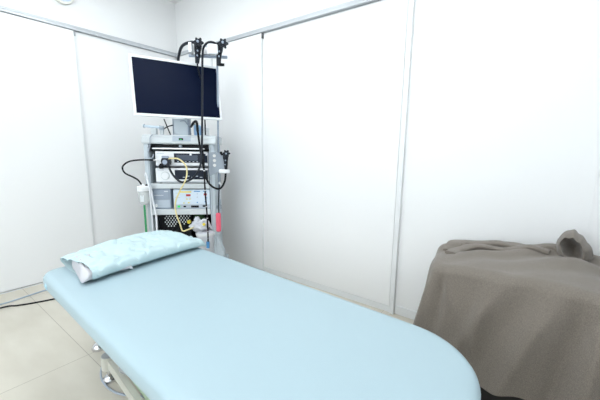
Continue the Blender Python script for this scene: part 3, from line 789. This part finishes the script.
bm = new(); tube(bm, [(.190, -.09, 1.925), (.192, -.05, 1.86), (.195, .10, 1.75), (.2, .12, 1.5), (.2, .12, 1.36)], .006, 10); obj('insertion_tube', bm, 'navyrubber', a, True)
b = scope('dark endoscope hanging at the right end of the hanger bar, its cord crossing the monitor', (.374, -.125, 2.062), .168, -.012, wheels=3.2, sc=1.3)
bm = new(); cyl(bm, (.392, -.13, 1.902), .012, .010, .03, 'x', 14, .002); obj_split('valve', bm, 'black', b, True)
bm = new(); tube(bm, [(.362, -.12, 2.045), (.331, -.145, 2.060), (.292, -.15, 2.057), (.259, -.135, 2.034), (.240, -.115, 1.984), (.230, -.11, 1.80), (.2165, -.10, 1.49), (.204, -.10, 1.229), (.185, -.11, 1.088), (.124, -.115, .995), (.042, -.115, .961), (-.016, -.10, .994), (-.059, -.08, 1.051), (-.085, -.055, 1.116)], .010, 12, n=10, radii=lambda q: .0088); obj('universal_cord', bm, 'navyrubber', b, True)
bm = new(); cyl(bm, (-.098, -.045, 1.130), .040, .036, .045, 'y', 28, .004); cyl(bm, (-.098, -.015, 1.130), .020, .020, .02, 'y', 20)
pg = obj('connector', bm, 'navyrubber', b, True)
bm = new(); box(bm, -.128, -.072, -.074, -.068, 1.158, 1.176, .002); cyl(bm, (-.104, -.071, 1.125), .020, .018, .008, 'y', 20); obj('connector_face', bm, 'bluegrey', pg)
bm = new(); tube(bm, [(-.210, -.032, 1.138), (-.190, -.035, 1.140), (-.160, -.04, 1.140), (-.13, -.04, 1.137)], .006, 10, radii=lambda q: .0045+.004*q); obj('light_guide', bm, 'alu_light', pg, True)
bm = new(); cyl(bm, (-.152, -.02, 1.083), .017, .015, .03, 'y', 18, .002); obj('small_plug', bm, 'black', pg, True)
bm = new(); P_ = [(.358, -.12, 1.905), (.34, -.17, 1.87), (.27, -.17, 1.62), (.235, -.16, 1.40), (.2265, -.15, 1.148), (.229, -.15, .898), (.238, -.15, .684), (.239, -.15, .52), (.237, -.15, .44)]
P_ = [(.215, -.135, 1.235), (.2245, -.14, 1.148), (.2265, -.14, .898), (.236, -.14, .684), (.238, -.14, .509), (.236, -.14, .440)]
tube(bm, P_, .0065, 10); it = obj('insertion_tube', bm, 'black', b, True)
bm = new()
sp = smooth_path(P_, 8)
for f in (.30, .42, .54, .66, .78, .88):
    i = int(f*(len(sp)-2)); a_, b_ = sp[i], sp[i].lerp(sp[i+1], .22); tube(bm, [a_, b_], .0072, 10, smooth=False)
obj('depth_marks', bm, 'white', it, True)
bm = new(); tube(bm, [(.236, -.14, .45), (.235, -.14, .395)], .014, 14, smooth=False); obj('tip_cap', bm, 'blue', it, True)
c = scope('black endoscope standing in the cup on the right side of the cart', (.392, -.045, 1.212), .150, 0, sc=1.05)
bm = new(); tube(bm, [(.410, -.045, 1.21), (.413, -.045, 1.252)], .003, 8, smooth=False); obj('pin', bm, 'alu', c, True)
bm = new(); cyl(bm, (.354, -.045, 1.205), .012, .012, .018, 'x', 14, .002); cyl(bm, (.356, -.045, 1.053), .012, .012, .018, 'x', 14, .002); box(bm, .352, .385, -.052, -.038, 1.185, 1.20); obj_split('valve', bm, 'black', c, True)
bm = new(); tube(bm, [(.391, -.05, 1.075), (.389, -.05, 1.026), (.378, -.06, .957), (.340, -.07, .902), (.283, -.08, .916), (.236, -.085, .976), (.212, -.085, 1.078), (.189, -.08, 1.228), (.174, -.08, 1.377), (.165, -.07, 1.455), (.145, -.06, 1.458), (.121, -.02, 1.442), (.098, .05, 1.432), (.078, .12, 1.43)], .0095, 12, n=10, radii=lambda q: .0085 if q < .62 else .0105); obj('universal_cord', bm, 'black', c, True)

# ------------------------------------------------------------------ tubes, bottle, cap
bm = new(); tube(bm, [(-.075, -.062, 1.152), (-.051, -.07, 1.156), (.011, -.085, 1.152), (.068, -.10, 1.102), (.083, -.128, 1.036), (.066, -.135, .97), (.017, -.12, .886), (-.024, -.11, .793), (-.027, -.10, .696), (.001, -.10, .6), (.020, -.10, .540), (.061, -.10, .548), (.11, -.09, .566)], .0062, 12, n=10)
cart_obj('yellow_tube', bm, 'tubeyellow', 'pale yellow rubber tube hanging down the front of the cart', 'tube')
bt = cart_thing('water_bottle', 'translucent water bottle with white lid hanging on the cart left side', 'bottle')
bm = new(); lathe(bm, (-.290, -.065, .770), [(.030, 0), (.038, .006), (.042, .02), (.044, .108), (.040, .118)]); obj('jar', bm, 'clear', bt, True)
bm = new(); lathe(bm, (-.290, -.065, .770), [(.047, .112), (.049, .118), (.049, .148), (.040, .156), (.012, .158), (.010, .172)]); obj('lid', bm, 'white', bt, True)
bm = new(); box(bm, -.305, -.275, -.108, -.106, .795, .85, .001); obj('label_patch', bm, 'cartlight', bt)
bm = new(); box(bm, -.300, -.262, -.040, -.003, .86, .88); cyl(bm, (-.262, -.07, .932), .010, .008, .012, 'z', 14); obj('bracket', bm, 'black', bt)
bm = new(); tube(bm, [(-.21, -.032, 1.138), (-.235, -.04, 1.141), (-.324, -.05, 1.139), (-.396, -.07, 1.123), (-.437, -.08, 1.082), (-.422, -.08, 1.033), (-.365, -.07, .999), (-.327, -.07, .974), (-.303, -.066, .935)], .0068, 10)
o = obj('feed_hose', bm, 'black', bt, True)
bm = new(); tube(bm, [(-.255, -.062, .98), (-.245, -.062, .94), (-.232, -.06, .889), (-.222, -.06, .786), (-.207, -.05, .67), (-.210, -.04, .49), (-.21, -.04, .35)], .0085, 12)
cart_obj('white_tube', bm, 'tubewhite', 'thick white tube hanging beside the left cart column', 'tube')
bm = new(); tube(bm, [(-.275, -.062, 1.005), (-.262, -.062, 1.03), (-.248, -.075, .95), (-.237, -.08, .89), (-.236, -.07, .716), (-.240, -.05, .493), (-.24, -.05, .35)], .006, 12)
cart_obj('thin_white_tube', bm, 'tubewhite', 'thinner white tube hanging closest to the water bottle', 'tube')
bm = new(); box(bm, -.303, -.287, -.058, -.050, .36, .76, .002)
cart_obj('green_strap', bm, 'green', 'narrow green strip hanging down below the water bottle', 'strap', False)
rc = cart_thing('red_cap_probe', 'thin black probe ending in a coral red rubber cap right of the cart', 'probe')
bm = new(); tube(bm, [(.330, -.02, .93), (.326, -.04, .86), (.320, -.045, .76), (.319, -.045, .672)], .0042, 8); obj('wand', bm, 'black', rc, True)
bm = new(); tube(bm, [(.337, -.02, .94), (.334, -.02, .80)], .0035, 8, smooth=False); obj('side_rod', bm, 'alu_light', rc, True)
bm = new(); lathe(bm, (.316, -.045, .515), [(.016, 0), (.0215, .006), (.0215, .155), (.018, .165), (.006, .168)]); obj('rubber_cap', bm, 'pinkred', rc, True)
bm = new(); cyl(bm, (.329, 0.012, .945), .009, .009, .07, 'y', 12); obj('hook', bm, 'alu', rc)

# ------------------------------------------------------------------ cables on the floor
bm = new(); tube(bm, [(-2.6, -.22, .006), (-2.2, -.26, .006), (-1.835, -.28, .006), (-1.725, -.272, .006), (-1.645, -.258, .006), (-1.505, -.246, .006), (-1.25, -.30, .006), (-.95, -.42, .006), (-.72, -.62, .006), (-.66, -.70, .03)], .0058, 8)
tag(obj('grey_cable', bm, 'cordblue', None, True), 'blue grey cable on the floor, nearer the back wall', 'cable')
bm = new(); tube(bm, [(-2.6, -.46, .006), (-2.2, -.38, .006), (-1.848, -.355, .006), (-1.76, -.40, .006), (-1.686, -.44, .006), (-1.532, -.497, .006), (-1.3, -.56, .006), (-1.0, -.60, .006), (-.80, -.72, .03)], .0060, 8)
tag(obj('black_cable', bm, 'black', None, True), 'black cable on the floor, nearer the couch head', 'cable')
